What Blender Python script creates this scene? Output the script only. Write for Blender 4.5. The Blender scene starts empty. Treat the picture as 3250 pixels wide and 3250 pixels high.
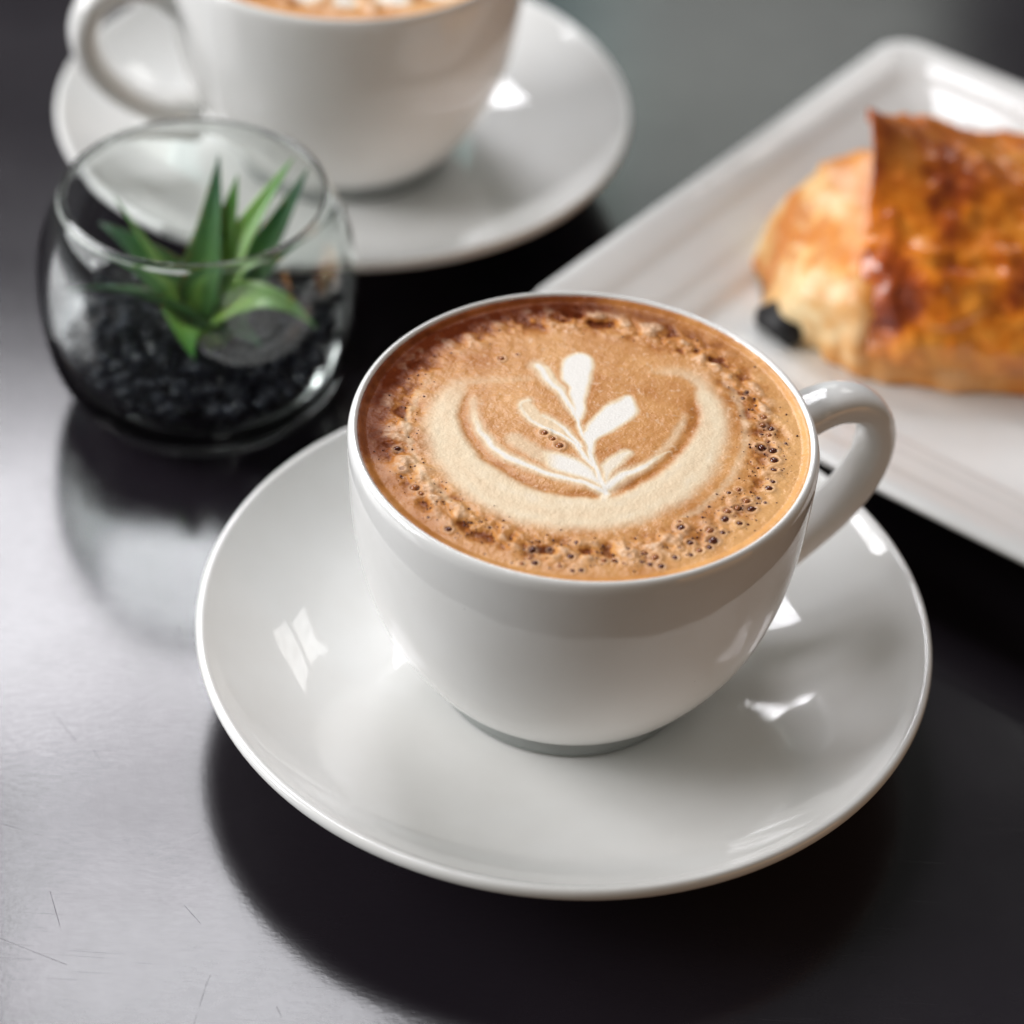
import bpy, bmesh, math, random
import numpy as np
from mathutils import Vector, Matrix

scene = bpy.context.scene
COL = scene.collection
rad = math.radians

# ------------------------------------------------------------------ camera
CAM_H = 0.37368
cam_data = bpy.data.cameras.new('camera')
cam = bpy.data.objects.new('camera', cam_data)
COL.objects.link(cam)
_r = Vector((0.99810625, 0.04007731, 0.04666605))
_u = Vector((-0.06151350, 0.65028675, 0.75719432))
_f = Vector((0.0, 0.75863097, -0.65152056))
cam.matrix_world = Matrix(((_r.x, _u.x, -_f.x, 0), (_r.y, _u.y, -_f.y, 0), (_r.z, _u.z, -_f.z, CAM_H), (0, 0, 0, 1)))
cam_data.sensor_width = 36.0
cam_data.lens = 36.0 * 8009.18 / 3250.0
cam_data.clip_start = 0.02
cam_data.clip_end = 50
cam_data.dof.use_dof = True
cam_data.dof.focus_distance = 0.480
cam_data.dof.aperture_fstop = 7.8
scene.camera = cam

# ------------------------------------------------------------------ world: the dim cafe room
world = bpy.data.worlds.new('World')
scene.world = world
world.use_nodes = True
world.node_tree.nodes['Background'].inputs['Color'].default_value = (0.95, 1.0, 0.93, 1)
world.node_tree.nodes['Background'].inputs['Strength'].default_value = 0.085

# ------------------------------------------------------------------ windows, lamps and an added fill
def area_light(name, az, el, dist, w, h, radiance, colour, target=(0.0, 0.42, 0.03), pattern=0.0):
    """A window pane, lamp or added fill seen from the table at azimuth az (from +Y, right positive) and elevation el."""
    ld = bpy.data.lights.new(name, 'AREA')
    ld.shape = 'RECTANGLE'
    ld.size, ld.size_y = w, h
    ld.energy = radiance * math.pi * w * h
    ld.color = colour
    if pattern:                                   # uneven daylight behind the glass
        ld.use_nodes = True
        nt = ld.node_tree; em = nt.nodes['Emission']
        ge = nt.nodes.new('ShaderNodeNewGeometry'); no = nt.nodes.new('ShaderNodeTexNoise'); mr = nt.nodes.new('ShaderNodeMapRange')
        no.inputs['Scale'].default_value = 4.5; no.inputs['Detail'].default_value = 3
        nt.links.new(ge.outputs['Parametric'], no.inputs['Vector']); nt.links.new(no.outputs['Fac'], mr.inputs['Value'])
        mr.inputs['From Min'].default_value = 0.35; mr.inputs['From Max'].default_value = 0.65
        mr.inputs['To Min'].default_value = 1 - pattern; mr.inputs['To Max'].default_value = 1 + pattern
        nt.links.new(mr.outputs[0], em.inputs['Strength'])
    o = bpy.data.objects.new(name, ld)
    COL.objects.link(o)
    a, e = rad(az), rad(el)
    d = Vector((math.sin(a) * math.cos(e), math.cos(a) * math.cos(e), math.sin(e)))
    o.location = Vector(target) + d * dist
    o.rotation_euler = d.to_track_quat('Z', 'Y').to_euler()
    return o

area_light('window_light', -12.2, 41.7, 2.3, 0.72, 0.36, 15.5, (0.965, 0.955, 1.0), pattern=0.45)
area_light('window_light', -13.0, 55.5, 2.3, 0.54, 0.60, 11.5, (0.96, 0.955, 1.0), pattern=0.4)
area_light('side_window_light', -86, 24, 2.4, 1.7, 1.1, 11.5, (0.99, 0.985, 1.0), pattern=0.4)
area_light('back_wall_light', 6.5, 28.5, 2.6, 0.44, 0.42, 1.9, (0.95, 1.0, 0.93))
area_light('teal_wall_light', -1.0, 28.0, 2.6, 0.28, 0.36, 1.05, (0.58, 1.0, 0.97))
area_light('far_window_light', 25, 38.4, 2.6, 0.42, 0.20, 3.4, (1.0, 0.99, 0.97), pattern=0.4)
area_light('far_window_light', 26, 32.0, 2.6, 0.48, 0.26, 3.0, (1.0, 0.99, 0.97), pattern=0.4)
area_light('room_fill_light', -140, 32, 2.6, 1.8, 1.4, 0.16, (0.96, 1.0, 0.88))  # added weak fill from behind the camera, not a lamp of the room
area_light('warm_room_light', 120, 8, 1.7, 1.1, 0.5, 1.4, (1.0, 0.46, 0.16))
area_light('bulb_light', 140, 34, 2.0, 0.05, 0.05, 60.0, (1.0, 0.72, 0.45))

# ------------------------------------------------------------------ colour management and render settings
scene.view_settings.view_transform = 'Standard'
scene.view_settings.look = 'None'
scene.view_settings.exposure = 0.22
scene.view_settings.gamma = 1.0
scene.render.engine = 'CYCLES'
scene.cycles.use_denoising = True
scene.cycles.max_bounces = 14
scene.cycles.transmission_bounces = 14
scene.cycles.glossy_bounces = 6
scene.cycles.caustics_reflective = False
scene.cycles.sample_clamp_indirect = 6.0

# ================================================================== helpers
def tag(o, label, cat=None, group=None, kind=None):
    o['label'] = label
    if cat: o['category'] = cat
    if group: o['group'] = group
    if kind: o['kind'] = kind
    return o

def link(name, me, m, parent=None, smooth=True):
    o = bpy.data.objects.new(name, me)
    COL.objects.link(o)
    if m is not None:
        me.materials.clear(); me.materials.append(m)
    if smooth:
        me.polygons.foreach_set('use_smooth', np.ones(len(me.polygons), dtype=bool))
    if parent is not None:
        o.parent = parent
    return o

def empty(name, loc, rz=0.0):
    o = bpy.data.objects.new(name, None)
    COL.objects.link(o)
    o.location = loc
    o.rotation_euler = (0, 0, rz)
    o.empty_display_size = 0.01
    return o

def grid_mesh(name, V, nu, nv, closed_v=False, closed_u=False):
    """V: (nu*nv, 3) array indexed [i*nv + j]."""
    me = bpy.data.meshes.new(name)
    iu = np.arange(nu if closed_u else nu - 1)
    jv = np.arange(nv if closed_v else nv - 1)
    I, J = np.meshgrid(iu, jv, indexing='ij')
    I2, J2 = (I + 1) % nu, (J + 1) % nv
    F = np.stack([I * nv + J, I2 * nv + J, I2 * nv + J2, I * nv + J2], -1).reshape(-1, 4)
    n = len(F)
    me.vertices.add(len(V)); me.vertices.foreach_set('co', np.asarray(V, dtype=np.float32).ravel())
    me.loops.add(n * 4); me.loops.foreach_set('vertex_index', F.astype(np.int32).ravel())
    me.polygons.add(n); me.polygons.foreach_set('loop_start', (np.arange(n) * 4).astype(np.int32))
    me.update(calc_edges=True)
    me.validate()
    return me

def float_attr(me, name, values):
    a = me.attributes.new(name, 'FLOAT', 'POINT')
    a.data.foreach_set('value', np.asarray(values, dtype=np.float32))

def spline(pts, n):
    """Catmull-Rom through pts (k,d) sampled at n points, parameterised by chord length."""
    p = np.asarray(pts, float)
    p = np.vstack([2 * p[0] - p[1], p, 2 * p[-1] - p[-2]])
    seg = np.sqrt(np.linalg.norm(np.diff(p, axis=0), axis=1) + 1e-12)
    t = np.concatenate([[0], np.cumsum(seg)])
    out = []
    for s in np.linspace(t[1], t[-2], n):
        i = int(np.clip(np.searchsorted(t, s, side='right') - 1, 1, len(p) - 3))
        t0, t1, t2, t3 = t[i - 1:i + 3]
        p0, p1, p2, p3 = p[i - 1:i + 3]
        a1 = (t1 - s) / (t1 - t0) * p0 + (s - t0) / (t1 - t0) * p1
        a2 = (t2 - s) / (t2 - t1) * p1 + (s - t1) / (t2 - t1) * p2
        a3 = (t3 - s) / (t3 - t2) * p2 + (s - t2) / (t3 - t2) * p3
        b1 = (t2 - s) / (t2 - t0) * a1 + (s - t0) / (t2 - t0) * a2
        b2 = (t3 - s) / (t3 - t1) * a2 + (s - t1) / (t3 - t1) * a3
        out.append((t2 - s) / (t2 - t1) * b1 + (s - t1) / (t2 - t1) * b2)
    return np.array(out)

def lathe(name, profile, segs=128, closed=False):
    pr = np.asarray(profile, float)
    th = np.linspace(0, 2 * math.pi, segs, endpoint=False)
    r = np.maximum(pr[:, 0], 1e-6)
    V = np.stack([r[:, None] * np.cos(th), r[:, None] * np.sin(th), np.repeat(pr[:, 1][:, None], segs, 1)], -1).reshape(-1, 3)
    me = grid_mesh(name, V, len(pr), segs, closed_v=True, closed_u=closed)
    bm = bmesh.new(); bm.from_mesh(me)
    bmesh.ops.remove_doubles(bm, verts=bm.verts, dist=5e-6)
    bmesh.ops.recalc_face_normals(bm, faces=bm.faces)
    bm.to_mesh(me); bm.free()
    return me

# ---- value noise in numpy (used for real relief)
def _hash(i, j, k, seed):
    h = (i * 374761393 + j * 668265263 + k * 2147483647 + seed * 1274126177) & 0xFFFFFFFF
    h = ((h ^ (h >> 13)) * 1274126177) & 0xFFFFFFFF
    return ((h ^ (h >> 16)) & 0xFFFF) / 32767.5 - 1.0

def vnoise(p, seed=0):
    p = np.asarray(p, float)
    if p.shape[1] == 2: p = np.column_stack([p, np.full(len(p), 0.5)])
    f = np.floor(p).astype(np.int64); t = p - f; t = t * t * (3 - 2 * t)
    out = 0
    for dx in (0, 1):
        for dy in (0, 1):
            for dz in (0, 1):
                w = (t[:, 0] if dx else 1 - t[:, 0]) * (t[:, 1] if dy else 1 - t[:, 1]) * (t[:, 2] if dz else 1 - t[:, 2])
                out = out + w * _hash(f[:, 0] + dx, f[:, 1] + dy, f[:, 2] + dz, seed)
    return out

def fbm(p, octaves=4, seed=0, gain=0.5):
    p = np.asarray(p, float); s = 0; a = 1.0; tot = 0
    for o in range(octaves):
        s = s + a * vnoise(p * 2 ** o + 17.3 * o, seed + o); tot += a; a *= gain
    return s / tot

def sstep(a, b, x):
    t = np.clip((x - a) / (b - a), 0, 1)
    return t * t * (3 - 2 * t)

# ---- materials
class Mat:
    def __init__(self, name):
        self.m = bpy.data.materials.new(name); self.m.use_nodes = True
        self.t = self.m.node_tree; self.b = self.t.nodes['Principled BSDF']
    def n(self, kind, **kw):
        nd = self.t.nodes.new(kind)
        for k, v in kw.items(): setattr(nd, k, v)
        return nd
    def l(self, a, b): self.t.links.new(a, b)
    def set(self, **kw):
        for k, v in kw.items():
            s = self.b.inputs[k.replace('_', ' ')]
            s.default_value = (*v, 1) if isinstance(v, tuple) and len(v) == 3 else v
        return self
    def noise(self, vec, scale, detail=4, rough=0.5):
        nd = self.n('ShaderNodeTexNoise'); nd.inputs['Scale'].default_value = scale
        nd.inputs['Detail'].default_value = detail; nd.inputs['Roughness'].default_value = rough
        if vec is not None: self.l(vec, nd.inputs['Vector'])
        return nd.outputs['Fac']
    def ramp(self, fac, stops):
        nd = self.n('ShaderNodeValToRGB'); e = nd.color_ramp.elements
        while len(e) < len(stops): e.new(0.5)
        for el, (p, c) in zip(e, stops):
            el.position = p; el.color = (*c, 1) if not isinstance(c, (int, float)) else (c, c, c, 1)
        self.l(fac, nd.inputs['Fac'])
        return nd.outputs['Color']
    def math(self, op, a, b=None, c=None, clamp=False):
        nd = self.n('ShaderNodeMath', operation=op, use_clamp=clamp)
        for i, x in enumerate((a, b, c)):
            if x is None: continue
            if isinstance(x, (int, float)): nd.inputs[i].default_value = x
            else: self.l(x, nd.inputs[i])
        return nd.outputs[0]
    def mix(self, fac, a, b, blend='MIX'):
        nd = self.n('ShaderNodeMix', data_type='RGBA', blend_type=blend)
        for s, x in ((nd.inputs[0], fac), (nd.inputs[6], a), (nd.inputs[7], b)):
            if isinstance(x, (int, float)): s.default_value = x
            elif isinstance(x, tuple): s.default_value = (*x, 1)
            else: self.l(x, s)
        return nd.outputs[2]
    def bump(self, height, strength, dist):
        nd = self.n('ShaderNodeBump'); nd.inputs['Strength'].default_value = strength
        nd.inputs['Distance'].default_value = dist
        self.l(height, nd.inputs['Height']); self.l(nd.outputs[0], self.b.inputs['Normal'])
    def obj(self): return self.n('ShaderNodeTexCoord').outputs['Object']
    def attr(self, name): return self.n('ShaderNodeAttribute', attribute_name=name).outputs['Fac']

def mat_porcelain():
    M = Mat('white_glazed_porcelain')
    c = M.obj()
    v = M.noise(c, 60, 3)
    # tiny grey kiln specks
    vo = M.n('ShaderNodeTexVoronoi', feature='F1'); vo.inputs['Scale'].default_value = 90
    M.l(c, vo.inputs['Vector'])
    spot = M.math('MULTIPLY', M.math('LESS_THAN', vo.outputs['Distance'], 0.022), M.math('GREATER_THAN', M.n('ShaderNodeSeparateColor').outputs[0], 0.5))
    sepc = [n for n in M.t.nodes if n.bl_idname == 'ShaderNodeSeparateColor'][0]; M.l(vo.outputs['Color'], sepc.inputs[0])
    white = M.ramp(v, [(0.3, (0.795, 0.79, 0.77)), (0.7, (0.83, 0.83, 0.815))])
    M.l(M.mix(M.math('MULTIPLY', spot, 0.6), white, (0.25, 0.24, 0.22)), M.b.inputs['Base Color'])
    M.set(IOR=1.5)
    M.l(M.math('MULTIPLY_ADD', M.noise(c, 45, 4, 0.6), 0.05, 0.02), M.b.inputs['Roughness'])
    M.bump(M.noise(c, 42, 2), 0.08, 0.002)
    return M.m

def mat_table():
    M = Mat('dark_scuffed_table')
    c = M.obj()
    mp1 = M.n('ShaderNodeMapping'); mp1.inputs['Rotation'].default_value = (0, 0, rad(10)); mp1.inputs['Scale'].default_value = (330, 900, 1)
    mp2 = M.n('ShaderNodeMapping'); mp2.inputs['Rotation'].default_value = (0, 0, rad(-38)); mp2.inputs['Scale'].default_value = (380, 1000, 1)
    M.l(c, mp1.inputs['Vector']); M.l(c, mp2.inputs['Vector'])
    g1 = M.noise(mp1.outputs[0], 1.0, 3, 0.6); g2 = M.noise(mp2.outputs[0], 1.0, 3, 0.6)
    cloud = M.noise(c, 14, 4, 0.6); fine = M.noise(c, 700, 2, 0.6)
    # individual scratches
    segs = SCRATCHES
    mask = None
    for (ax, ay), (bx, by), w in segs:
        a = (ax, ay, 0.0); ba = (bx - ax, by - ay, 0.0); L2 = ba[0] ** 2 + ba[1] ** 2
        flat = M.n('ShaderNodeVectorMath', operation='MULTIPLY'); M.l(c, flat.inputs[0]); flat.inputs[1].default_value = (1, 1, 0)
        pa = M.n('ShaderNodeVectorMath', operation='SUBTRACT'); M.l(flat.outputs[0], pa.inputs[0]); pa.inputs[1].default_value = a
        dt = M.n('ShaderNodeVectorMath', operation='DOT_PRODUCT'); M.l(pa.outputs[0], dt.inputs[0]); dt.inputs[1].default_value = ba
        h = M.math('DIVIDE', dt.outputs['Value'], L2, clamp=True)
        sc = M.n('ShaderNodeVectorMath', operation='SCALE'); sc.inputs[0].default_value = ba; M.l(h, sc.inputs['Scale'])
        df = M.n('ShaderNodeVectorMath', operation='SUBTRACT'); M.l(pa.outputs[0], df.inputs[0]); M.l(sc.outputs[0], df.inputs[1])
        ln = M.n('ShaderNodeVectorMath', operation='LENGTH'); M.l(df.outputs[0], ln.inputs[0])
        s = M.math('SUBTRACT', 1.0, M.math('DIVIDE', ln.outputs['Value'], w), clamp=True)
        mask = s if mask is None else M.math('MAXIMUM', mask, s)
    mask = M.math('MULTIPLY', mask, M.ramp(M.noise(c, 260, 2), [(0.35, 0.15), (0.6, 1.0)]))
    for rot, seed in ((24, 3.1), (-52, 7.7), (73, 12.4)):       # hairline scuffs
        mp = M.n('ShaderNodeMapping'); mp.inputs['Rotation'].default_value = (0, 0, rad(rot)); mp.inputs['Scale'].default_value = (45, 2600, 1); mp.inputs['Location'].default_value = (seed, seed, 0)
        M.l(c, mp.inputs['Vector'])
        line = M.ramp(M.noise(mp.outputs[0], 1.0, 1), [(0.70, 0.0), (0.78, 0.7)])
        mask = M.math('MAXIMUM', mask, M.math('MULTIPLY', line, M.ramp(M.noise(c, 38, 2), [(0.42, 0.0), (0.62, 0.8)])))
    M.l(M.mix(cloud, (0.0125, 0.0100, 0.0140), (0.0195, 0.0155, 0.0205)), M.b.inputs['Base Color'])
    ro = M.math('MULTIPLY_ADD', cloud, 0.10, 0.11)
    ro = M.math('ADD', ro, M.math('MULTIPLY', mask, 0.12))
    M.l(ro, M.b.inputs['Roughness'])
    sp = M.math('SUBTRACT', 0.50, M.math('MULTIPLY', mask, 0.11))
    sp = M.math('ADD', sp, M.math('ADD', M.math('MULTIPLY', M.math('SUBTRACT', g1, 0.5), 0.10), M.math('MULTIPLY', M.math('SUBTRACT', M.noise(c, 90, 4, 0.7), 0.5), 0.12)))
    M.l(sp, M.b.inputs['Specular IOR Level'])
    M.set(IOR=1.5)
    hgt = M.math('ADD', M.math('ADD', M.math('MULTIPLY', g1, 0.5), M.math('MULTIPLY', g2, 0.5)), M.math('ADD', M.math('MULTIPLY', fine, 0.9), M.math('MULTIPLY', mask, -0.5)))
    M.bump(hgt, 0.28, 0.00005)
    return M.m

def mat_glass():
    M = Mat('clear_glass')
    M.set(Base_Color=(0.95, 0.985, 0.97), Roughness=0.0, IOR=1.47, Transmission_Weight=1.0)
    return M.m

def mat_foam():
    M = Mat('coffee_foam')
    c = M.obj()
    milk, crema, pink = M.attr('milk'), M.attr('crema'), M.attr('froth')
    f1 = M.noise(c, 1500, 3, 0.6); f2 = M.noise(c, 420, 4, 0.6)
    cr = M.math('ADD', crema, M.math('MULTIPLY', M.math('SUBTRACT', f2, 0.5), 0.22))
    base = M.ramp(cr, [(0.0, (0.88, 0.50, 0.19)), (0.28, (0.74, 0.375, 0.130)), (0.55, (0.50, 0.190, 0.042)), (0.80, (0.22, 0.058, 0.014)), (1.0, (0.09, 0.018, 0.006))])
    base = M.mix(pink, base, (0.89, 0.635, 0.43))
    mk = M.math('ADD', milk, M.math('MULTIPLY', M.math('MULTIPLY', M.math('SUBTRACT', f1, 0.5), 0.22), M.math('SUBTRACT', 1.15, milk)), clamp=True)
    # milk 0 = crema, 0.6 = cream, 1 = white
    w1 = M.ramp(mk, [(0.05, 0.0), (0.62, 1.0)]); w2 = M.ramp(mk, [(0.62, 0.0), (1.0, 1.0)])
    col = M.mix(w1, base, (0.88, 0.71, 0.49))
    col = M.mix(w2, col, (0.93, 0.895, 0.84))
    M.l(col, M.b.inputs['Base Color'])
    M.l(M.math('MULTIPLY_ADD', milk, 0.28, 0.27), M.b.inputs['Roughness'])
    M.set(IOR=1.38)
    M.l(M.math('SUBTRACT', 0.42, M.math('MULTIPLY', crema, 0.42), clamp=True), M.b.inputs['Specular IOR Level'])
    M.bump(M.math('ADD', f1, M.noise(c, 3200, 2)), 0.16, 0.00012)
    return M.m

def mat_simple(name, col, rough, **kw):
    M = Mat(name); M.set(Base_Color=col, Roughness=rough, **kw)
    return M

# ---- latte art and bubble layout, millimetres from the middle of the cup
POLYS = {'A': [(-3.87, 22.07), (-2.54, 23.33), (-0.79, 23.51), (0.6, 22.21), (1.07, 19.38), (0.81, 15.55), (0.2, 11.74), (-0.49, 7.96), (-0.69, 3.67), (-1.46, 4.2), (-2.2, 7.79), (-3.26, 12.64), (-4.22, 16.31), (-4.2, 19.48)], 'C': [(1.15, 0.83), (2.6, 4.6), (4.27, 7.51), (6.54, 8.97), (9.02, 10.61), (9.51, 6.81), (8.29, 3.95), (5.67, 0.67), (3.25, -1.66), (1.98, -3.86), (1.46, -6.86), (0.69, -5.17), (0.35, -1.64)], 'E': [(-8.0, -7.48), (-5.76, -7.85), (-3.52, -8.51), (-1.27, -9.46), (0.99, -11.56), (2.87, -14.26), (4.19, -16.98), (2.89, -15.4), (0.3, -14.22), (-2.67, -13.07), (-4.9, -12.42), (-6.78, -11.15)], 'G': [(3.83, -10.42), (6.12, -7.87), (8.9, -5.84), (7.25, -9.22), (5.05, -11.75), (4.44, -14.39)]}
STRANDS = [([(-9.6, 18.93), (-7.56, 15.34), (-5.14, 11.21), (-2.55, 6.53), (-1.05, 2.72)], 0.75, 0.25), ([(-1.07, 3.63), (0.17, -1.96), (1.48, -8.03), (2.84, -12.25), (4.21, -18.11)], 0.28, 0.45), ([(-10.96, 8.0), (-12.43, 6.62), (-11.38, 3.82), (-9.41, 1.3), (-6.71, -0.84), (-4.04, -2.37), (-1.75, -4.52), (-0.21, -7.02), (2.08, -10.88)], 0.45, 0.35), ([(-7.97, 3.55), (-5.65, 1.67), (-3.34, -0.21), (-2.17, -2.49), (-0.8, -5.31)], 0.55, 0.35), ([(-21.8, 7.56), (-21.29, 3.36), (-19.57, -2.04), (-15.84, -8.06), (-10.55, -12.04), (-4.23, -14.53), (0.9, -16.07), (4.03, -17.7)], 0.55, 0.5), ([(4.36, -16.11), (7.09, -12.7), (9.85, -10.71), (13.55, -7.73), (16.17, -4.99)], 0.85, 0.2)]
RING_OUT = [(-26.57, 13.79), (-29.35, 6.33), (-30.42, -2.19), (-27.9, -11.93), (-23.21, -19.43), (-17.33, -24.91), (-9.96, -28.47), (-1.64, -29.21), (6.65, -27.92), (13.87, -23.84), (20.66, -17.16), (25.36, -8.75), (27.57, -0.18), (27.19, 8.17), (24.99, 15.59), (21.22, 21.55)]
RING_IN = [(-22.61, 11.78), (-24.3, 4.94), (-23.64, -1.52), (-20.4, -8.51), (-16.78, -12.64), (-10.92, -17.37), (-4.09, -19.78), (2.65, -19.74), (8.25, -17.47), (15.05, -10.64), (19.71, -2.97), (22.26, 4.86), (21.96, 11.45), (19.67, 17.97)]
BUBBLES = [(34.77, 7.41, 0.91), (34.49, 4.99, 0.78), (36.14, 4.05, 0.72), (35.63, 2.01, 0.65), (35.33, 0.19, 0.47), (34.22, 2.06, 0.39), (34.04, -1.8, 0.98), (36.23, -2.58, 0.85), (36.49, -0.33, 0.31), (36.28, -5.52, 1.04), (36.05, -8.57, 0.88), (35.81, -11.91, 0.57), (34.99, -13.96, 0.91), (34.91, -11.28, 0.31), (31.79, 15.11, 0.47), (30.89, 13.11, 0.47), (29.27, -14.86, 0.57), (27.4, -16.04, 0.52), (25.14, -16.68, 0.31), (30.66, -18.02, 0.83), (32.87, -16.93, 0.47), (34.15, -18.11, 0.41), (28.89, -20.19, 0.78), (31.51, -20.12, 0.91), (26.92, -21.49, 0.98), (26.49, -23.62, 0.91), (29.1, -24.69, 0.78), (23.63, -27.09, 0.91), (24.14, -29.77, 1.09), (25.99, -27.38, 0.65), (20.1, -30.82, 0.72), (23.43, -31.69, 0.72), (21.59, -32.71, 0.78), (20.05, -34.12, 0.57), (18.35, -26.9, 0.98), (18.03, -25.21, 0.52), (18.07, -32.53, 0.52), (32.59, -18.44, 0.31), (28.37, -22.68, 0.36), (38.73, -0.12, 0.36), (38.21, -4.05, 0.31), (37.68, -8.49, 0.31), (-35.24, -8.91, 0.72), (-33.86, -15.12, 0.72), (-31.06, -20.02, 0.91), (-29.85, -21.84, 0.65), (-28.07, -28.2, 0.41), (-24.19, -31.16, 0.78), (-22.83, -33.4, 0.26), (-16.76, -29.95, 0.31), (-14.29, -29.99, 0.31), (-0.8, -32.8, 0.57), (2.21, -32.75, 0.36), (-5.64, -34.73, 0.41), (-8.74, -35.28, 0.72), (-9.1, -37.65, 0.47), (-8.17, -38.89, 0.72), (-10.48, -39.21, 0.52), (-12.35, -39.18, 0.26), (-3.64, -39.3, 0.52), (-1.3, -40.34, 0.57), (0.24, -40.1, 0.57), (-5.49, -39.97, 0.26), (-1.71, -36.64, 0.78), (8.62, -33.84, 0.64), (13.56, -35.45, 0.89), (14.64, -37.64, 0.7), (12.62, -37.34, 0.57), (4.27, -37.13, 0.64), (6.18, -36.79, 0.51), (8.9, -35.71, 0.64), (17.12, -35.12, 0.64), (11.64, -34.39, 0.57), (19.91, -30.88, 0.64), (11.09, -36.91, 0.51), (7.82, -37.62, 0.45), (-16.81, 20.95, 0.77), (-13.76, 22.64, 0.45), (-7.56, -1.78, 0.89), (-5.95, -3.46, 0.7), (-4.63, -5.43, 0.96)]
SCRATCHES = [((-0.0522,0.2864),(-0.0512,0.2953),0.00016),((-0.0512,0.2953),(-0.0507,0.2978),0.00018),((-0.0965,0.3319),(-0.0823,0.3278),0.00014),((-0.0919,0.3633),(-0.0857,0.3554),0.00014),((-0.0828,0.3553),(-0.0787,0.3481),0.00011),((-0.0838,0.3156),(-0.0799,0.306),0.00009),((-0.0848,0.3528),(-0.0596,0.3553),0.00008),((-0.0999,0.3492),(-0.0854,0.3564),0.00009),((-0.091,0.3034),(-0.0776,0.2982),0.00009),((-0.0676,0.3223),(-0.056,0.3349),0.00008),((-0.0759,0.3308),(-0.0732,0.3285),0.00011),((-0.0578,0.3141),(-0.054,0.3098),0.0001),((-0.0376,0.2914),(-0.0365,0.2893),0.00015),((-0.08,0.3777),(-0.0779,0.3796),0.00013)]

# ================================================================== the table
def make_table():
    bm = bmesh.new()
    x0, x1, y0, y1, z0, z1 = -0.75, 0.75, -0.25, 1.15, -0.03, 0.0
    vs = [bm.verts.new(v) for v in ((x0, y0, z0), (x1, y0, z0), (x1, y1, z0), (x0, y1, z0), (x0, y0, z1), (x1, y0, z1), (x1, y1, z1), (x0, y1, z1))]
    for f in ((0, 3, 2, 1), (4, 5, 6, 7), (0, 1, 5, 4), (1, 2, 6, 5), (2, 3, 7, 6), (3, 0, 4, 7)):
        bm.faces.new([vs[i] for i in f])
    me = bpy.data.meshes.new('table_top'); bm.to_mesh(me); bm.free()
    o = link('table_top', me, mat_table(), smooth=False)
    tag(o, 'dark scuffed satin table top under everything', kind='structure')
make_table()

PORCELAIN = mat_porcelain()

# ================================================================== saucers
SAUCER_WELL = 0.0085
def saucer_mesh():
    top = spline([(0.0, 0.0083), (0.015, 0.0083), (0.0290, 0.0083), (0.0345, 0.0084), (0.0370, 0.00855), (0.0400, 0.0088), (0.0445, 0.0095), (0.0490, 0.0105), (0.0540, 0.0119), (0.0590, 0.0139), (0.0640, 0.0165), (0.0680, 0.0190),
                  (0.0705, 0.0208), (0.0722, 0.0223), (0.0733, 0.0232), (0.0742, 0.0233), (0.0748, 0.0227), (0.0749, 0.0217), (0.0744, 0.0207), (0.0730, 0.0196)], 130)
    under = spline([(0.0730, 0.0196), (0.065, 0.0148), (0.055, 0.0098), (0.045, 0.0058), (0.039, 0.0030), (0.0365, 0.0010), (0.0358, 0.0003)], 40)
    foot = [(0.0352, 0.0), (0.0335, 0.0), (0.0328, 0.0006), (0.0318, 0.0028), (0.028, 0.0036), (0.0, 0.0038)]
    return lathe('saucer', list(top) + list(under[1:]) + foot, 160)

SAUCER = saucer_mesh()
FRONT = (0.01284, 0.37777); BACK = (-0.05027, 0.56963)
s1 = link('saucer', SAUCER, PORCELAIN); s1.location = (FRONT[0] - 0.0008, FRONT[1], 0)
tag(s1, 'sharp white saucer under the front cup, nearest the camera', 'saucer', 'white saucers under the cups')
s2 = link('saucer', SAUCER, PORCELAIN); s2.location = (BACK[0], BACK[1], 0)
tag(s2, 'blurred white saucer under the cup behind the glass bowl', 'saucer', 'white saucers under the cups')

# ================================================================== cups
def cup_body_mesh():
    z0 = SAUCER_WELL
    outer = spline([(0.0268, 0.0140), (0.0282, 0.0141), (0.0302, 0.0155), (0.0341, 0.0205), (0.0394, 0.0300), (0.0426, 0.0400), (0.0443, 0.0500), (0.0451, 0.0600), (0.0454, 0.0680),
                    (0.0453, 0.0702), (0.0448, 0.0714), (0.0441, 0.0718), (0.04355, 0.0714), (0.0432, 0.0704), (0.0429, 0.0680)], 120)
    inner = spline([(0.0429, 0.0680), (0.0422, 0.058), (0.0405, 0.044), (0.0370, 0.030), (0.030, 0.0195), (0.018, 0.0155), (0.0, 0.0150)], 40)
    outer = np.column_stack([outer[:, 0], outer[:, 1] - z0]); inner = np.column_stack([inner[:, 0], inner[:, 1] - z0])
    bottom = [(0.0, 0.0035), (0.022, 0.0036), (0.0255, 0.0042)]
    return lathe('cup_body', bottom + list(outer) + list(inner[1:]), 160)

def foot_mesh():
    return lathe('foot_ring', [(0.0266, 0.0058), (0.0263, 0.0046), (0.0268, 0.0018), (0.0268, 0.0006), (0.0262, 0.0001), (0.0238, 0.0001), (0.0232, 0.0008), (0.0228, 0.0036), (0.0232, 0.0056)], 128, closed=True)

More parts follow.
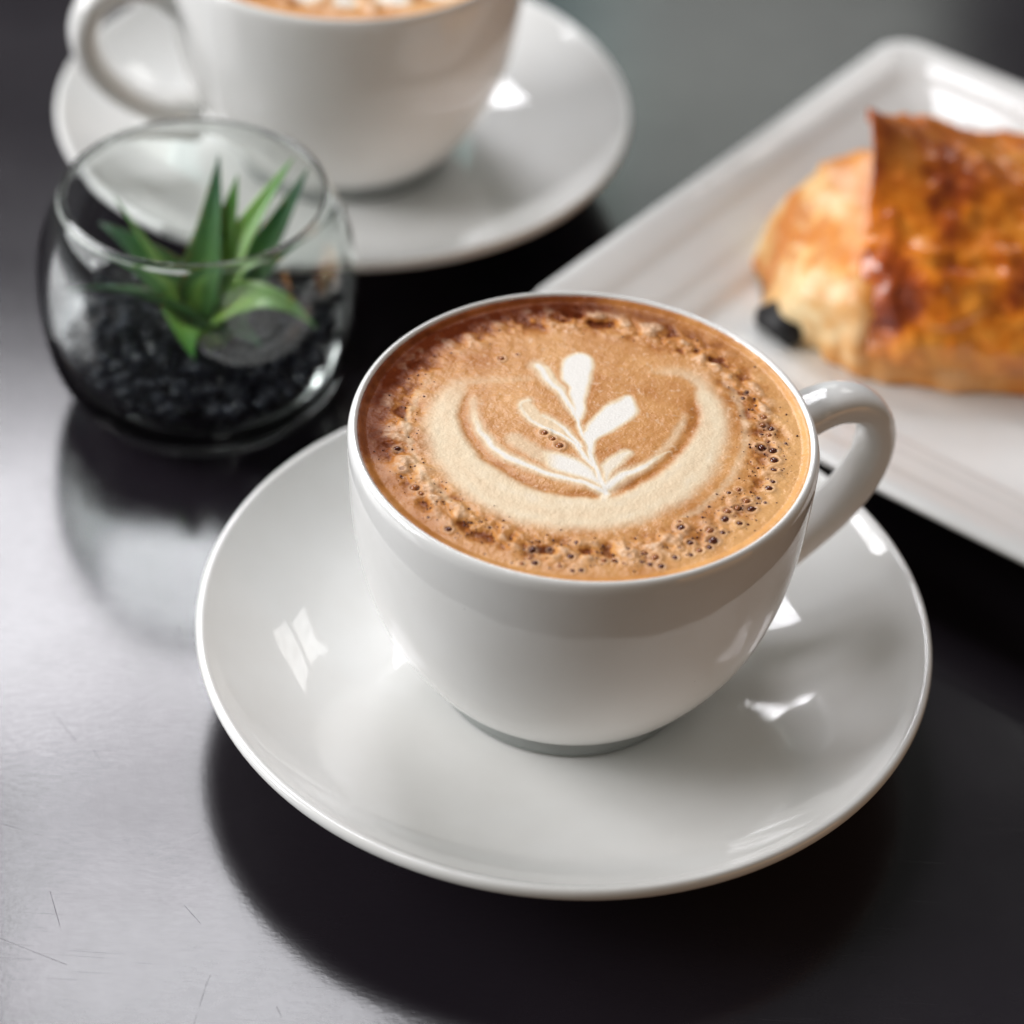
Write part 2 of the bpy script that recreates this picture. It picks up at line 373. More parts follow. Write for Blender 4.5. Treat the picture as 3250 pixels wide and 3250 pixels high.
def handle_mesh():
    z0 = SAUCER_WELL
    cl = spline([(0.0425, 0.0585), (0.0475, 0.0612), (0.0555, 0.0632), (0.0630, 0.0604), (0.0668, 0.0530), (0.0656, 0.0440), (0.0602, 0.0358), (0.0520, 0.0292), (0.0400, 0.0235)], 56)
    n, m = len(cl), 28
    tan = np.gradient(cl, axis=0); tan /= np.linalg.norm(tan, axis=1)[:, None]
    nor = np.column_stack([-tan[:, 1], tan[:, 0]])
    V = []
    for i in range(n):
        t = i / (n - 1)
        flare = 1 + 0.45 * math.exp(-(t / 0.07) ** 2) + 0.35 * math.exp(-((1 - t) / 0.10) ** 2)
        a, b = 0.0036 * flare, 0.0051 * (flare * 0.85 + 0.15) * (1.0 + 0.06 * math.cos(6.28 * t))
        for j in range(m):
            ph = 2 * math.pi * j / m
            cx, cy = math.cos(ph), math.sin(ph)
            e = (abs(cx) ** 2.4 + abs(cy) ** 2.4) ** (-1 / 2.4)
            V.append((cl[i, 0] + nor[i, 0] * a * cx * e, b * cy * e, cl[i, 1] - z0 + nor[i, 1] * a * cx * e))
    me = grid_mesh('handle', np.array(V), n, m, closed_v=True)
    bm = bmesh.new(); bm.from_mesh(me); bmesh.ops.recalc_face_normals(bm, faces=bm.faces); bm.to_mesh(me); bm.free()
    return me

CUP_MESHES = [('body', cup_body_mesh()), ('foot_ring', foot_mesh()), ('handle', handle_mesh())]
FOOT_SHADE = mat_simple('foot_shade_grey', (0.27, 0.285, 0.275), 0.6).m  # porcelain foot painted grey: shade under the overhanging body put into the colour
def make_cup(xy, az, label):
    e = empty('coffee_cup', (xy[0], xy[1], SAUCER_WELL), rad(az))
    tag(e, label, 'cup', 'white coffee cups')
    for n, me in CUP_MESHES: link(n, me, FOOT_SHADE if n == 'foot_ring' else PORCELAIN, e)
    return e
make_cup(FRONT, 25, 'sharp white porcelain cup with rounded handle on the front saucer')
make_cup(BACK, 200, 'blurred white cup behind the glass bowl, cut by the top edge')

# ================================================================== coffee with latte art
def seg_dist(p, poly, closed=False):
    """distance to polyline and parameter (0..1) along it"""
    q = np.asarray(poly, float)
    if closed: q = np.vstack([q, q[:1]])
    best = np.full(len(p), 1e9); par = np.zeros(len(p)); ns = len(q) - 1
    for i in range(ns):
        a, b = q[i], q[i + 1]; ba = b - a
        h = np.clip(((p - a) @ ba) / (ba @ ba + 1e-12), 0, 1)
        d = np.linalg.norm(p - a - h[:, None] * ba, axis=1)
        m = d < best; best[m] = d[m]; par[m] = (i + h[m]) / ns
    return best, par

def signed(p, poly):
    q = np.asarray(poly, float); d, _ = seg_dist(p, q, True)
    ins = np.zeros(len(p), bool); j = len(q) - 1
    for i in range(len(q)):
        a, b = q[i], q[j]
        c = ((a[1] > p[:, 1]) != (b[1] > p[:, 1])) & (p[:, 0] < (b[0] - a[0]) * (p[:, 1] - a[1]) / (b[1] - a[1] + 1e-12) + a[0])
        ins ^= c; j = i
    return np.where(ins, d, -d)

def smooth_poly(L, n=70, closed=True):
    if closed: return spline(list(L) + [L[0]], n)[:-1]
    return spline(L, n)

def coffee_mesh(name, n, detail=True, bubbles=()):
    """Foam surface, local units metres; art laid out in millimetres."""
    R = 0.0435
    g = np.linspace(-1, 1, n)
    A, B = np.meshgrid(g, g, indexing='ij'); a, b = A.ravel(), B.ravel()
    big = np.abs(a) > np.abs(b)
    rr = np.where(big, a, b); ph = np.where(big, (math.pi / 4) * (b / np.where(a == 0, 1e-9, a)), math.pi / 2 - (math.pi / 4) * (a / np.where(b == 0, 1e-9, b)))
    x, y = R * rr * np.cos(ph), R * rr * np.sin(ph)
    p = np.column_stack([x, y]) * 1000.0            # mm
    r = np.hypot(p[:, 0], p[:, 1]); th = np.degrees(np.arctan2(p[:, 1], p[:, 0]))
    warp = np.column_stack([fbm(p / 2.2, 3, 5), fbm(p / 2.2, 3, 9)]) * 0.55
    slow = np.column_stack([fbm(p / 5.5, 2, 15), fbm(p / 5.5, 2, 19)])
    pw = p + warp * 0.75 + slow * 0.9
    # --- milk pattern
    milk = np.zeros(len(p))
    for k, q in POLYS.items():
        s = signed(pw, smooth_poly(q)) + 0.25
        soft = 0.75 if k != 'E' else 1.0
        v = sstep(-soft * 1.5, soft * 0.9, s) * (1.0 if k in 'AC' else 0.97)
        if k == 'E': v *= 0.55 + 0.45 * sstep(-8.5, -4.0, p[:, 0])
        if k == 'G': v *= 0.82
        milk = np.maximum(milk, v)
    leaf_d = [(-12.4, 6.6), (-11.4, 3.8), (-9.4, 1.3), (-6.7, -0.8), (-4.0, -2.4), (-1.75, -4.5), (-0.8, -5.3), (-2.2, -2.5), (-3.3, -0.2), (-5.65, 1.7), (-8.0, 3.6), (-10.9, 8.0)]
    milk = np.maximum(milk, 0.52 * sstep(-0.8, 0.6, signed(pw, leaf_d)))
    leaf_b = [(-10.2, 19.2), (-7.6, 19.8), (-5.6, 15.5), (-3.0, 9.0), (-1.3, 4.0), (-3.0, 6.6), (-5.8, 11.2), (-8.4, 15.4)]
    milk = np.maximum(milk, 0.62 * sstep(-0.7, 0.7, signed(pw, leaf_b)))
    for si_, (q, w0, w1) in enumerate(STRANDS):
        d, t = seg_dist(pw, spline(q, 40))
        st = 1.0
        if si_ == 4: st = 0.35 + 0.65 * sstep(0.0, 0.4, t)
        if si_ == 5: st = 1 - 0.5 * sstep(0.5, 1.0, t)
        if si_ in (2, 3): st = 0.72 + 0.28 * sstep(0.1, 0.6, t)
        w = 1.55 * (w0 + (w1 - w0) * t)
        milk = np.maximum(milk, (1 - sstep(w * 0.1, w * 1.8, d)) * 0.97 * st)
        milk = np.maximum(milk, (1 - sstep(w * 0.8, w * 2.8, d)) * 0.40 * st)
    d, t = seg_dist(pw, [(4.3, -18.0), (3.9, -20.0), (3.4, -23.5)])
    milk = np.maximum(milk, (1 - sstep(0.3, 1.6, d)) * (0.78 - 0.2 * t))
    so, si = signed(p + warp * 1.6, smooth_poly(RING_OUT, 90)), signed(p + warp * 0.9, smooth_poly(RING_IN, 90))
    rt = sstep(9, 17, p[:, 0]); fade = 1 - sstep(0, 1, (p[:, 1] - 3 - 7 * rt) / (18.0 + 1.0 * rt))
    cream = sstep(-2.4, 2.6, so) * (1 - sstep(-1.2, 1.0, si)) * fade
    band = 0.80 + 0.20 * np.sin(so * 1.15 + fbm(p / 5, 2, 3) * 2)
    cream = cream * (0.44 + 0.20 * band + 0.08 * fbm(p / 3.0, 3, 83))
    # faint second band outside and inside the crescent
    cream = np.maximum(cream, 0.26 * np.exp(-((so + 3.4) / 0.9) ** 2) * fade * (p[:, 1] > -24))
    cream = np.maximum(cream, 0.34 * np.exp(-((si - 3.2) / 1.0) ** 2) * fade ** 2 * sstep(-6, 4, p[:, 0]) * sstep(10, 3, p[:, 1]))
    # paler left flank inside the heart
    d, t = seg_dist(pw, spline([(-13, -4.5), (-9, -8), (-5, -10.5)], 20))
    cream = np.maximum(cream, 0.42 * (1 - sstep(0.6, 3.2, d)))
    milk = np.maximum(milk, cream)
    if not detail:
        for bx, by, bw in ((14.0, -31.2, 3.6), (3.3, -34.0, 3.0), (-6.0, -32.0, 3.5), (25.0, -27.0, 4.0)):
            milk = np.maximum(milk, 0.95 * (1 - sstep(0.4, 1.2, np.hypot((pw[:, 0] - bx) / 1.3, pw[:, 1] - by) / bw)))
    # --- crema tone: darker along the back and left edge, paler on the right edge
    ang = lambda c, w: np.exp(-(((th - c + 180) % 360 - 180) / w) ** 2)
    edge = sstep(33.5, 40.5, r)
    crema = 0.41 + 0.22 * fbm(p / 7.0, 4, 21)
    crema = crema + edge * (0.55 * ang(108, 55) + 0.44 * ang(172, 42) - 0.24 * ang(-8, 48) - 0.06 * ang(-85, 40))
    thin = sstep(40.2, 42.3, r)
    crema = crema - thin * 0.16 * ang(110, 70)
    groove = np.exp(-((si - 0.9) / 1.1) ** 2) * fade ** 2 * sstep(14, 7, p[:, 1])
    crema = crema + 0.10 * groove
    # --- churned ring of lumps
    ring = np.exp(-((r - 35.2 - 1.2 * fbm(p / 9, 2, 31)) / 3.4) ** 2)
    ringw = ring * np.clip(0.30 + 0.9 * ang(-95, 50) + 0.8 * ang(75, 45) + 0.55 * ang(20, 40) + 0.55 * ang(-160, 40), 0, 1)
    outside = sstep(0.5, -1.5, so) if True else 1
    stretch = np.column_stack([r * 0.55, np.radians(th) * 35.0 * 0.36])
    # noise in a frame without the angle seam
    q2 = np.column_stack([p[:, 0] * 0.46 + p[:, 1] * 0.10, p[:, 1] * 0.40])
    lumps = np.clip(fbm(q2 + slow * 0.25, 3, 41, 0.32) * 1.45, -1, 1)
    ridg = 1 - np.abs(fbm(p * 0.55, 3, 47)) * 2.2
    froth = sstep(0.05, 0.5, lumps) * ringw * (0.42 + 0.40 * sstep(-0.2, 0.5, fbm(p * 1.6, 2, 53)))
    pits = sstep(0.10, 0.5, -lumps) * ringw
    crema = crema + 0.42 * pits - 0.06 * froth + 0.06 * ringw
    # inner speckle
    spk = fbm(p * 1.15, 3, 61)
    froth = np.maximum(froth, 0.42 * sstep(0.25, 0.6, spk) * (1 - sstep(30, 36, r)))
    z = 0.00075 * ringw * lumps + 0.00010 * ringw * ridg
    if detail:
        z = z + 0.00009 * fbm(p * 0.7, 3, 71) * (1 - 0.8 * sstep(0.5, 0.9, milk)) + 0.00004 * fbm(p * 4.0, 2, 77)
    z = z + 0.00002 * sstep(0.2, 0.9, milk) - 0.00018 * groove
    z = z + 0.0005 * sstep(41.6, 43.3, r) + 0.0004 * (1 - (r / 43) ** 2)
    for bx, by, br in bubbles:
        d = np.hypot(p[:, 0] - bx, p[:, 1] - by)
        m = d < br * 2.2
        halo = np.exp(-((d[m] - br * 1.25) / (0.45 * br + 0.05)) ** 2)
        froth[m] = np.maximum(froth[m], 0.28 * halo * (1 - sstep(0.3, 0.7, milk[m])))
        crema[m] += 0.35 * (d[m] < br * 0.8)
        z[m] += 0.00016 * halo * min(1, br)
    me = grid_mesh(name, np.column_stack([x, y, z]), n, n)
    float_attr(me, 'milk', np.clip(milk, 0, 1)); float_attr(me, 'crema', np.clip(crema, 0, 1)); float_attr(me, 'froth', np.clip(froth, 0, 1))
    if me.polygons[0].normal.z < 0: me.flip_normals()
    return me

FOAM = mat_foam()
MB = Mat('coffee_bubble')
MB.set(Base_Color=(0.10, 0.022, 0.010), Roughness=0.05, IOR=1.55)
BUBBLE_MAT = MB.m
MB2 = Mat('pale_coffee_bubble')
MB2.set(Base_Color=(0.36, 0.13, 0.045), Roughness=0.06, IOR=1.5)

def bubble_mesh(seed):
    bm = bmesh.new()
    bmesh.ops.create_icosphere(bm, subdivisions=2, radius=1.0)
    bmesh.ops.delete(bm, geom=[v for v in bm.verts if v.co.z < -0.3], context='VERTS')
    rnd = random.Random(seed)
    k, f = rnd.uniform(0.9, 1.12), rnd.uniform(0, 6.28)
    for v in bm.verts:
        a = math.atan2(v.co.y, v.co.x)
        s = 1 + 0.08 * math.cos(2 * a + f)
        v.co = Vector((v.co.x * s * k, v.co.y * s / k, v.co.z * 0.62))
    me = bpy.data.meshes.new('bubble'); bm.to_mesh(me); bm.free()
    return me

COFFEE_Z = 0.0708
random.seed(4)
cf = link('coffee', coffee_mesh('coffee', 580, True, BUBBLES), FOAM)
cf.location = (FRONT[0], FRONT[1], COFFEE_Z)
tag(cf, 'frothy coffee with white leaf latte art in the front cup', 'coffee', 'coffee in the cups')
bub = [bubble_mesh(i) for i in range(8)]
for i, me in enumerate(bub): me.materials.append(BUBBLE_MAT if i < 4 else MB2.m); me.polygons.foreach_set('use_smooth', np.ones(len(me.polygons), dtype=bool))
for i, (bx, by, br) in enumerate(BUBBLES):
    o = bpy.data.objects.new('bubble', bub[i % 4 + (4 if (i >= len(BUBBLES) - 5 or random.random() < 0.3) else 0)]); COL.objects.link(o); o.parent = cf
    zc = 0.0004 * (1 - (math.hypot(bx, by) / 43) ** 2)
    o.location = (bx / 1000, by / 1000, zc + 0.00002)
    o.scale = (br / 1000 * random.uniform(0.68, 0.88),) * 3
    o.rotation_euler = (0, 0, random.uniform(0, 6.28))
# fine froth bubbles, too small to pick apart
bm = bmesh.new()
rnd = random.Random(8)
for i in range(900):
    th = rnd.choice([rnd.gauss(-70, 22), rnd.gauss(-15, 22), rnd.gauss(-110, 30), rnd.uniform(0, 360), rnd.gauss(-140, 25)])
    r = rnd.gauss(36.0, 2.6)
    if r > 41.5: continue
    br = rnd.uniform(0.06, 0.12) + 0.22 * rnd.random() ** 4
    bmesh.ops.create_icosphere(bm, subdivisions=1, radius=br / 1000,
        matrix=Matrix.Translation((r / 1000 * math.cos(rad(th)), r / 1000 * math.sin(rad(th)), 0.0004 * (1 - (r / 43) ** 2) + rnd.uniform(-0.00005, 0.00008))))
me = bpy.data.meshes.new('fine_bubbles'); bm.to_mesh(me); bm.free()
fb = link('fine_bubbles', me, BUBBLE_MAT, cf); fb['kind'] = 'stuff'

c2 = link('coffee', coffee_mesh('back_coffee', 260, False), FOAM)
c2.location = (BACK[0], BACK[1], COFFEE_Z); c2.rotation_euler = (0, 0, 0)
tag(c2, 'blurred coffee in the back cup, only its near edge showing', 'coffee', 'coffee in the cups')

# ================================================================== glass bowl with gravel and succulent
GX, GY = -0.0753, 0.4726
def bowl_inner(z):
    zs = [0.0052, 0.0060, 0.0083, 0.0142, 0.0225, 0.032, 0.042, 0.055]
    rs = [0.010, 0.0185, 0.0272, 0.0324, 0.0349, 0.0357, 0.0346, 0.0287]
    return float(np.interp(z, zs, rs))

def make_bowl():
    outer = spline([(0.0, 0.0012), (0.012, 0.0010), (0.0195, 0.0003), (0.0235, 0.0003), (0.0272, 0.0020), (0.0312, 0.0065), (0.0344, 0.0135), (0.0361, 0.0225), (0.0368, 0.0320), (0.0358, 0.0420),
                    (0.0328, 0.0510), (0.0304, 0.0555), (0.0301, 0.0567), (0.0294, 0.0572), (0.0288, 0.0569), (0.0287, 0.0560)], 110)
    inner = spline([(0.0287, 0.0560), (0.0321, 0.0509), (0.0351, 0.0420), (0.0362, 0.0320), (0.0354, 0.0225), (0.0332, 0.0140), (0.0284, 0.0078), (0.018, 0.0048), (0.0, 0.0042)], 60)
    o = link('glass_bowl', lathe('glass_bowl', list(outer) + list(inner[1:]), 160), mat_glass())
    o.location = (GX, GY, 0)
    tag(o, 'round clear glass bowl holding black gravel and a succulent', 'glass bowl')
make_bowl()

def make_gravel():
    rnd = random.Random(11)
    bm = bmesh.new(); pts = []
    tries = 0
    while len(pts) < 700 and tries < 60000:
        tries += 1
        s = 0.0010 + 0.0016 * rnd.random() ** 1.5
        z = rnd.uniform(0.0070, 0.0240)
        R = bowl_inner(z - s * 0.5) - s * 1.12 - 0.0006
        a, q = rnd.uniform(0, 6.283), math.sqrt(rnd.random()) * max(R, 0.001)
        x, y = q * math.cos(a), q * math.sin(a)
        if z > 0.0215 - 0.06 * x + 0.06 * y - 12 * (x * x + y * y) * 0.25: continue
        if any((x - u) ** 2 + (y - v) ** 2 + (z - w) ** 2 < ((s + t) * 0.72) ** 2 for u, v, w, t in pts): continue
        pts.append((x, y, z, s))
        M = Matrix.Translation((x, y, z)) @ Matrix.Rotation(rnd.uniform(0, 6.28), 4, Vector((rnd.gauss(0, 1), rnd.gauss(0, 1), rnd.gauss(0, 1))).normalized()) @ Matrix.Diagonal((1.15, rnd.uniform(0.75, 1), rnd.uniform(0.65, 0.9), 1))
        g = bmesh.ops.create_icosphere(bm, subdivisions=1, radius=s, matrix=M)
        for v in g['verts']: v.co += Vector((rnd.uniform(-1, 1), rnd.uniform(-1, 1), rnd.uniform(-1, 1))) * s * 0.13
    me = bpy.data.meshes.new('gravel'); bm.to_mesh(me); bm.free()
    M = Mat('black_gravel')
    n = M.noise(M.obj(), 300, 3)
    M.l(M.ramp(n, [(0.3, (0.007, 0.009, 0.016)), (0.75, (0.022, 0.029, 0.050))]), M.b.inputs['Base Color'])
    M.set(Roughness=0.42)
    o = link('gravel', me, M.m, smooth=True)
    o.location = (GX, GY, 0)
    tag(o, 'loose black gravel filling the bottom of the glass bowl', 'gravel', kind='stuff')
make_gravel()

def leaf_mat(name, base, tip):
    M = Mat(name)
    t = M.attr('along'); e = M.attr('across'); n = M.noise(M.obj(), 220, 3)
    c = M.ramp(M.math('ADD', t, M.math('MULTIPLY', M.math('SUBTRACT', n, 0.5), 0.25)), [(0.0, base), (0.45, tuple(0.5 * (x + y) for x, y in zip(base, tip))), (0.95, tip)])
    c = M.mix(M.math('MULTIPLY', e, 0.35), c, tuple(min(1, x * 1.8 + 0.01) for x in tip))
    M.l(c, M.b.inputs['Base Color'])
    M.set(Roughness=0.38, Subsurface_Weight=0.12, Subsurface_Scale=0.002)
    return M.m

def leaf_mesh(base, mid, tip, width, twist, keel=0.35):
    P0, P1, P2 = (np.array(v) for v in (base, mid, tip))
    nu, nv = 26, 9
    V, al, ac = [], [], []
    for i in range(nu):
        t = i / (nu - 1)
        c = (1 - t) ** 2 * P0 + 2 * t * (1 - t) * P1 + t * t * P2
        d = 2 * (1 - t) * (P1 - P0) + 2 * t * (P2 - P1); d /= np.linalg.norm(d)
        out = np.array([P2[0] - P0[0], P2[1] - P0[1], 0.0]); out /= (np.linalg.norm(out) + 1e-9)
        side = np.cross(d, np.array([0, 0, 1.0]) + 1e-3 * out)
        if np.linalg.norm(side) < 0.15: side = np.array([-out[1], out[0], 0])
        side /= np.linalg.norm(side)
        up = np.cross(side, d)
        if up[2] < 0: side, up = -side, -up
        a = twist
        s2 = side * math.cos(a) + up * math.sin(a); u2 = -side * math.sin(a) + up * math.cos(a)
        w = width * 0.80 * (0.80 + 0.20 * math.sin(math.pi * min(1, t * 1.6))) * (1 - t ** 1.7) + 0.0001
        th = 0.0007 * (1 - t) + 0.00015
        for j in range(2 * nv - 2):
            k = j if j < nv else 2 * nv - 2 - j
            s = -1 + 2 * k / (nv - 1)
            lift = keel * abs(s) ** 1.6 * w
            off = th * (1 - s * s) * (1 if j < nv else -1)
            V.append(c + s2 * s * w + u2 * (lift + off)); al.append(t); ac.append(abs(s) ** 3)
    me = grid_mesh('leaf', np.array(V), nu, 2 * nv - 2, closed_v=True)
    float_attr(me, 'along', al); float_attr(me, 'across', ac)
    return me

def make_plant():
    e = empty('succulent_plant', (GX, GY, 0.017))
    tag(e, 'small green succulent with pointed leaves growing in the glass bowl', 'plant')
    dark = leaf_mat('leaf_deep_green', (0.13, 0.30, 0.05), (0.016, 0.095, 0.040))
    bright = leaf_mat('leaf_bright_green', (0.36, 0.50, 0.09), (0.08, 0.29, 0.05))
    B = (-0.0755, 0.470, 0.019)
    L = [((-0.0725, 0.474, 0.040), (-0.0712, 0.4835, 0.0595), 0.0085, 0.1, dark),
         ((-0.0700, 0.474, 0.038), (-0.0668, 0.481, 0.0560), 0.0085, -0.3, bright),
         ((-0.0690, 0.473, 0.040), (-0.0540, 0.482, 0.0610), 0.0075, -0.5, bright),
         ((-0.0640, 0.478, 0.028), (-0.0510, 0.4845, 0.0570), 0.0105, -0.6, dark),
         ((-0.0830, 0.473, 0.032), (-0.0945, 0.477, 0.0510), 0.0060, -0.4, bright),
         ((-0.0860, 0.478, 0.036), (-0.1000, 0.484, 0.0385), 0.0085, 0.2, dark),
         ((-0.0860, 0.467, 0.037), (-0.1045, 0.4665, 0.0310), 0.0090, -0.5, dark),
         ((-0.0620, 0.466, 0.042), (-0.0475, 0.4660, 0.0255), 0.0090, -0.3, bright),
         ((-0.0815, 0.462, 0.031), (-0.0735, 0.4505, 0.0265), 0.0120, 0.5, bright),
         ((-0.0680, 0.476, 0.031), (-0.0615, 0.4885, 0.0430), 0.0095, 0.2, dark),
         ((-0.0680, 0.464, 0.028), (-0.0590, 0.4560, 0.0270), 0.0095, 0.3, dark)]
    rnd = random.Random(3)
    for mid, tip, w, tw, m in L:
        b = (B[0] + rnd.uniform(-.001, .001), B[1] + rnd.uniform(-.001, .001), B[2])
        loc = lambda v: (v[0] - GX, v[1] - GY, v[2] - 0.017)
        link('leaf', leaf_mesh(loc(b), loc(mid), loc(tip), w, tw), m, e)
make_plant()

# ================================================================== square plate
PLATE_ROT = rad(-36.0)
PLATE_HALF = 0.0866
def plate_mesh():
    prof = [(0.0, 0.0062), (0.012, 0.0062)]
    # (inset from the outer edge, height): top surface from the lip inwards, then the underside outwards
    top = [(0.0006, 0.0190), (0.0000, 0.0200), (0.0006, 0.0208), (0.0020, 0.0210), (0.0045, 0.0205), (0.0090, 0.0191), (0.0112, 0.0182), (0.0124, 0.0174), (0.0138, 0.0169), (0.0195, 0.0153), (0.0215, 0.0146), (0.0228, 0.0138), (0.0242, 0.0133), (0.0275, 0.0125), (0.0290, 0.0116), (0.0305, 0.0104), (0.0330, 0.0100), (0.0430, 0.0099), (0.0600, 0.0099), (0.0800, 0.0099)]
    under = [(0.0600, 0.0045), (0.0400, 0.0045), (0.0360, 0.0030), (0.0350, 0.0000), (0.0335, 0.0000), (0.0322, 0.0035), (0.0280, 0.0070), (0.0150, 0.0125), (0.0050, 0.0165)]
    loops = under + top
    seq, ncorner = [], 10
    V = []
    for d, z in loops:
        h = PLATE_HALF - d
        cr = max(0.0095 - d * 0.16, 0.0045)
        cr = min(cr, h * 0.9)
        ring = []
        for qx, qy, a0 in ((1, 1, 0), (-1, 1, 90), (-1, -1, 180), (1, -1, 270)):
            for k in range(ncorner):
                a = rad(a0 + 90 * k / (ncorner - 1))
                ring.append((qx * (h - cr) + cr * math.cos(a), qy * (h - cr) + cr * math.sin(a), z))
        V += ring
    m = 4 * ncorner
    me = grid_mesh('plate', np.array(V), len(loops), m, closed_v=True)
    bm = bmesh.new(); bm.from_mesh(me)
    bm.verts.ensure_lookup_table()
    n = len(loops)
    bm.faces.new([bm.verts[(n - 1) * m + j] for j in range(m)])
    bm.faces.new([bm.verts[j] for j in range(m)][::-1])
    bmesh.ops.recalc_face_normals(bm, faces=bm.faces)
    bm.to_mesh(me); bm.free()
    return me
# left edge passes (0.0428, 0.5505) heading 54 deg, near edge passes (0.0878, 0.4207)
_e1 = Vector((math.cos(PLATE_ROT), math.sin(PLATE_ROT))); _e2 = Vector((-math.sin(PLATE_ROT), math.cos(PLATE_ROT)))
_a = Vector((0.0453, 0.5526)).dot(_e1) + PLATE_HALF
_b = Vector((0.0878, 0.4207)).dot(_e2) + PLATE_HALF
PC = _e1 * _a + _e2 * _b
pl = link('plate', plate_mesh(), PORCELAIN); pl.location = (PC.x, PC.y, 0); pl.rotation_euler = (0, 0, PLATE_ROT)
md = pl.modifiers.new('soft_edges', 'BEVEL'); md.width = 0.0006; md.segments = 2; md.limit_method = 'ANGLE'; md.angle_limit = rad(35)
tag(pl, 'white square plate with a wide rim under the pastry', 'plate')

# ================================================================== pastry
PX, PY, PZ = 0.1135, 0.5165, 0.0100
def section(x, psi, grow=0.0, hh=0.0325):
    """surface of the loaf: x along, psi 0 = near base, pi/2 top, pi = far base"""
    t = np.clip((x - 0.0) / 0.0555, -0.9999, 0.9999)
    k = (1 - np.abs(t) ** 2.6) ** (1 / 2.2)
    bw = (0.0405 * k + grow); h = (hh * k ** 0.85 + grow)
    c, s = np.cos(psi), np.sin(psi)
    e = 2.0 / 2.5
    y = -np.sign(c) * np.abs(c) ** e * bw
    z = np.sign(s) * np.abs(s) ** e * h
    return y, z

def pastry_body():
    nu, nv = 90, 90
    x = 0.0554 * np.sin(np.linspace(-math.pi / 2, math.pi / 2, nu))
    psi = np.linspace(-0.22, math.pi + 0.22, nv)
    X, S = np.meshgrid(x, psi, indexing='ij'); X, S = X.ravel(), S.ravel()
    Y, Z = section(X, S, 0.0, 0.0285)
    Z = np.maximum(Z, -0.004) + 0.003
    Pm = np.column_stack([X, Y, Z])
    nrm = np.column_stack([X / 0.055 ** 2, Y / 0.04 ** 2, Z / 0.04 ** 2]); nrm /= np.linalg.norm(nrm, axis=1)[:, None] + 1e-9
    disp = 0.0030 * fbm(Pm * 60, 4, 101) + 0.0014 * (np.abs(fbm(Pm * np.array([150.0, 60.0, 60.0]), 3, 161)) * 2 - 0.5) + 0.0016 * np.sin(np.arctan2(Y, Z + 0.02) * 9 + 3 * fbm(Pm * 40, 2, 7)) * sstep(-0.02, -0.045, X)
    Pm = Pm + nrm * disp[:, None]
    Pm[:, 2] = np.maximum(Pm[:, 2], 0.0003)
    for a in (slice(0, nv), slice((nu - 1) * nv, nu * nv)): Pm[a] = Pm[a].mean(0)
    return grid_mesh('pastry_body', Pm, nu, nv, closed_v=True)

def pastry_crust():
    nu, nv = 80, 100
    psi = np.linspace(0.10, math.pi - 0.1, nv)
    V = []
    for layer in (1, 0):
        for i in range(nu):
            f = i / (nu - 1)
            edge = -0.0335 + 0.0016 * np.sin(psi * 5.3) + 0.0005 * np.sin(psi * 13.0 + 1) + 0.016 * np.maximum(0, psi - 1.62)
            x = edge + (0.0585 - edge) * f ** 1.15
            peak0 = np.exp(-np.abs((psi - 1.60) / 0.40) ** 1.5)
            near = np.exp(-((x - edge) / 0.010))
            hh = 0.0335 - 0.0035 * near * (1 - peak0) - 0.0065 * sstep(0.004, 0.045, x - edge)
            y, z = section(np.minimum(x, 0.0552), psi, 0.0012 * (1 - 0.9 * near * (1 - peak0)) + 0.0012 * layer, hh)
            z = np.maximum(z, -0.004) + 0.003
            dist = x - edge
            peak = np.exp(-np.abs((psi - 1.60) / 0.34) ** 1.3) * np.exp(-(dist / 0.018))
            lift = 0.0150 * peak
            rr = np.hypot(y, z) + 1e-9
            p = np.column_stack([x - 0.003 * peak, y + lift * 0.15 * y / rr, z + lift])
            d = 0.0034 * fbm(p * 48, 4, 131) + 0.0012 * fbm(p * 210, 2, 137) + 0.0016 * (np.abs(fbm(p * np.array([70.0, 150.0, 150.0]), 3, 151)) * 2 - 0.5)
            p[:, 1] += d * y / rr; p[:, 2] += d * np.abs(z) / rr
            p[:, 2] = np.maximum(p[:, 2], 0.002)
            V.append(p)
    V = np.array(V)
    n = V.shape[0]
    # fold outer and inner layers into one closed sheet
    outer, inner = V[:nu], V[nu:][::-1]
    allv = np.concatenate([outer[::-1], inner[::-1]], 0).reshape(-1, 3)
    return grid_mesh('pastry_crust', allv, n, nv, closed_u=True)

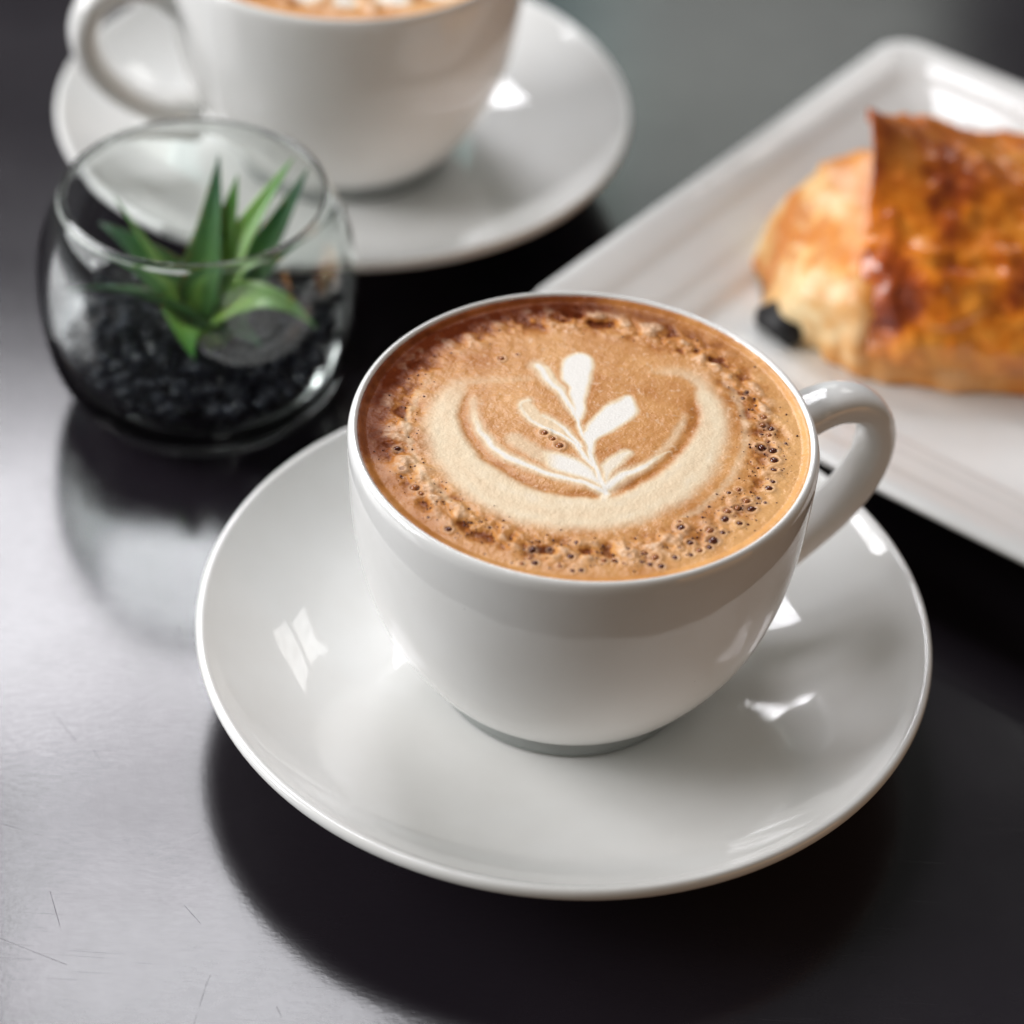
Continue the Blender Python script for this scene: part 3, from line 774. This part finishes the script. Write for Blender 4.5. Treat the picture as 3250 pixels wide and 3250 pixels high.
def pastry_mats():
    M = Mat('pale_baked_dough')
    c = M.obj()
    n1 = M.noise(c, 55, 4, 0.6); n2 = M.noise(c, 190, 3)
    col = M.ramp(M.math('ADD', n1, M.math('MULTIPLY', M.math('SUBTRACT', n2, 0.5), 0.3)), [(0.40, (0.90, 0.68, 0.38)), (0.50, (0.83, 0.48, 0.18)), (0.60, (0.66, 0.23, 0.05))])
    sx = M.n('ShaderNodeSeparateXYZ'); M.l(c, sx.inputs[0])
    near = M.math('DIVIDE', M.math('ADD', M.math('ADD', sx.outputs['X'], 0.047), M.math('MULTIPLY', M.math('SUBTRACT', n1, 0.5), 0.05)), 0.014, clamp=True)
    col = M.mix(M.math('MULTIPLY', near, 0.65), col, (0.72, 0.25, 0.03))
    M.l(col, M.b.inputs['Base Color']); M.set(Roughness=0.42)
    M.bump(n2, 0.4, 0.001)
    K = Mat('glazed_brown_crust')
    c = K.obj()
    n1 = K.noise(c, 48, 5, 0.62); n2 = K.noise(c, 160, 3); sep = K.n('ShaderNodeSeparateXYZ'); K.l(c, sep.inputs[0])
    low = K.math('SUBTRACT', 1.0, K.math('DIVIDE', sep.outputs['Z'], 0.016), clamp=True)
    col = K.ramp(K.math('ADD', n1, K.math('MULTIPLY', K.math('SUBTRACT', n2, 0.5), 0.22)), [(0.36, (0.84, 0.32, 0.040)), (0.49, (0.72, 0.195, 0.008)), (0.59, (0.42, 0.075, 0.007)), (0.70, (0.14, 0.018, 0.006))])
    col = K.mix(K.math('MULTIPLY', low, 0.75), col, (0.62, 0.33, 0.09))
    high = K.math('DIVIDE', K.math('SUBTRACT', sep.outputs['Z'], 0.036), 0.010, clamp=True)
    col = K.mix(K.math('MULTIPLY', high, 0.6), col, (0.26, 0.055, 0.016))
    K.l(col, K.b.inputs['Base Color']); K.set(Roughness=0.28, Coat_Weight=0.35, Coat_Roughness=0.15)
    K.bump(n2, 0.5, 0.0012)
    return M.m, K.m

pe = empty('pastry', (PX, PY, PZ))
tag(pe, 'golden brown glazed pastry with a pointed crust on the square plate', 'pastry')
DOUGH, CRUST = pastry_mats()
def fixn(me):
    bm = bmesh.new(); bm.from_mesh(me); bmesh.ops.recalc_face_normals(bm, faces=bm.faces); bm.to_mesh(me); bm.free(); return me
o = link('dough', fixn(pastry_body()), DOUGH, pe); o['label'] = 'pale rounded dough end'
o = link('crust', fixn(pastry_crust()), CRUST, pe); o['label'] = 'glossy brown crust with pointed corner'
bm = bmesh.new()
bmesh.ops.create_cube(bm, size=1.0, matrix=Matrix.Diagonal((0.0130, 0.0085, 0.0052, 1)))
bmesh.ops.bevel(bm, geom=list(bm.edges), offset=0.0007, segments=2, affect='EDGES')
me = bpy.data.meshes.new('chocolate_filling'); bm.to_mesh(me); bm.free()
MC = mat_simple('dark_chocolate', (0.006, 0.005, 0.006), 0.55)
ch = link('chocolate_filling', me, MC.m, pe); ch.location = (-0.0505, -0.0200, 0.0030); ch.rotation_euler = (0, 0, rad(-50))
ch['label'] = 'black chocolate end poking out under the dough'
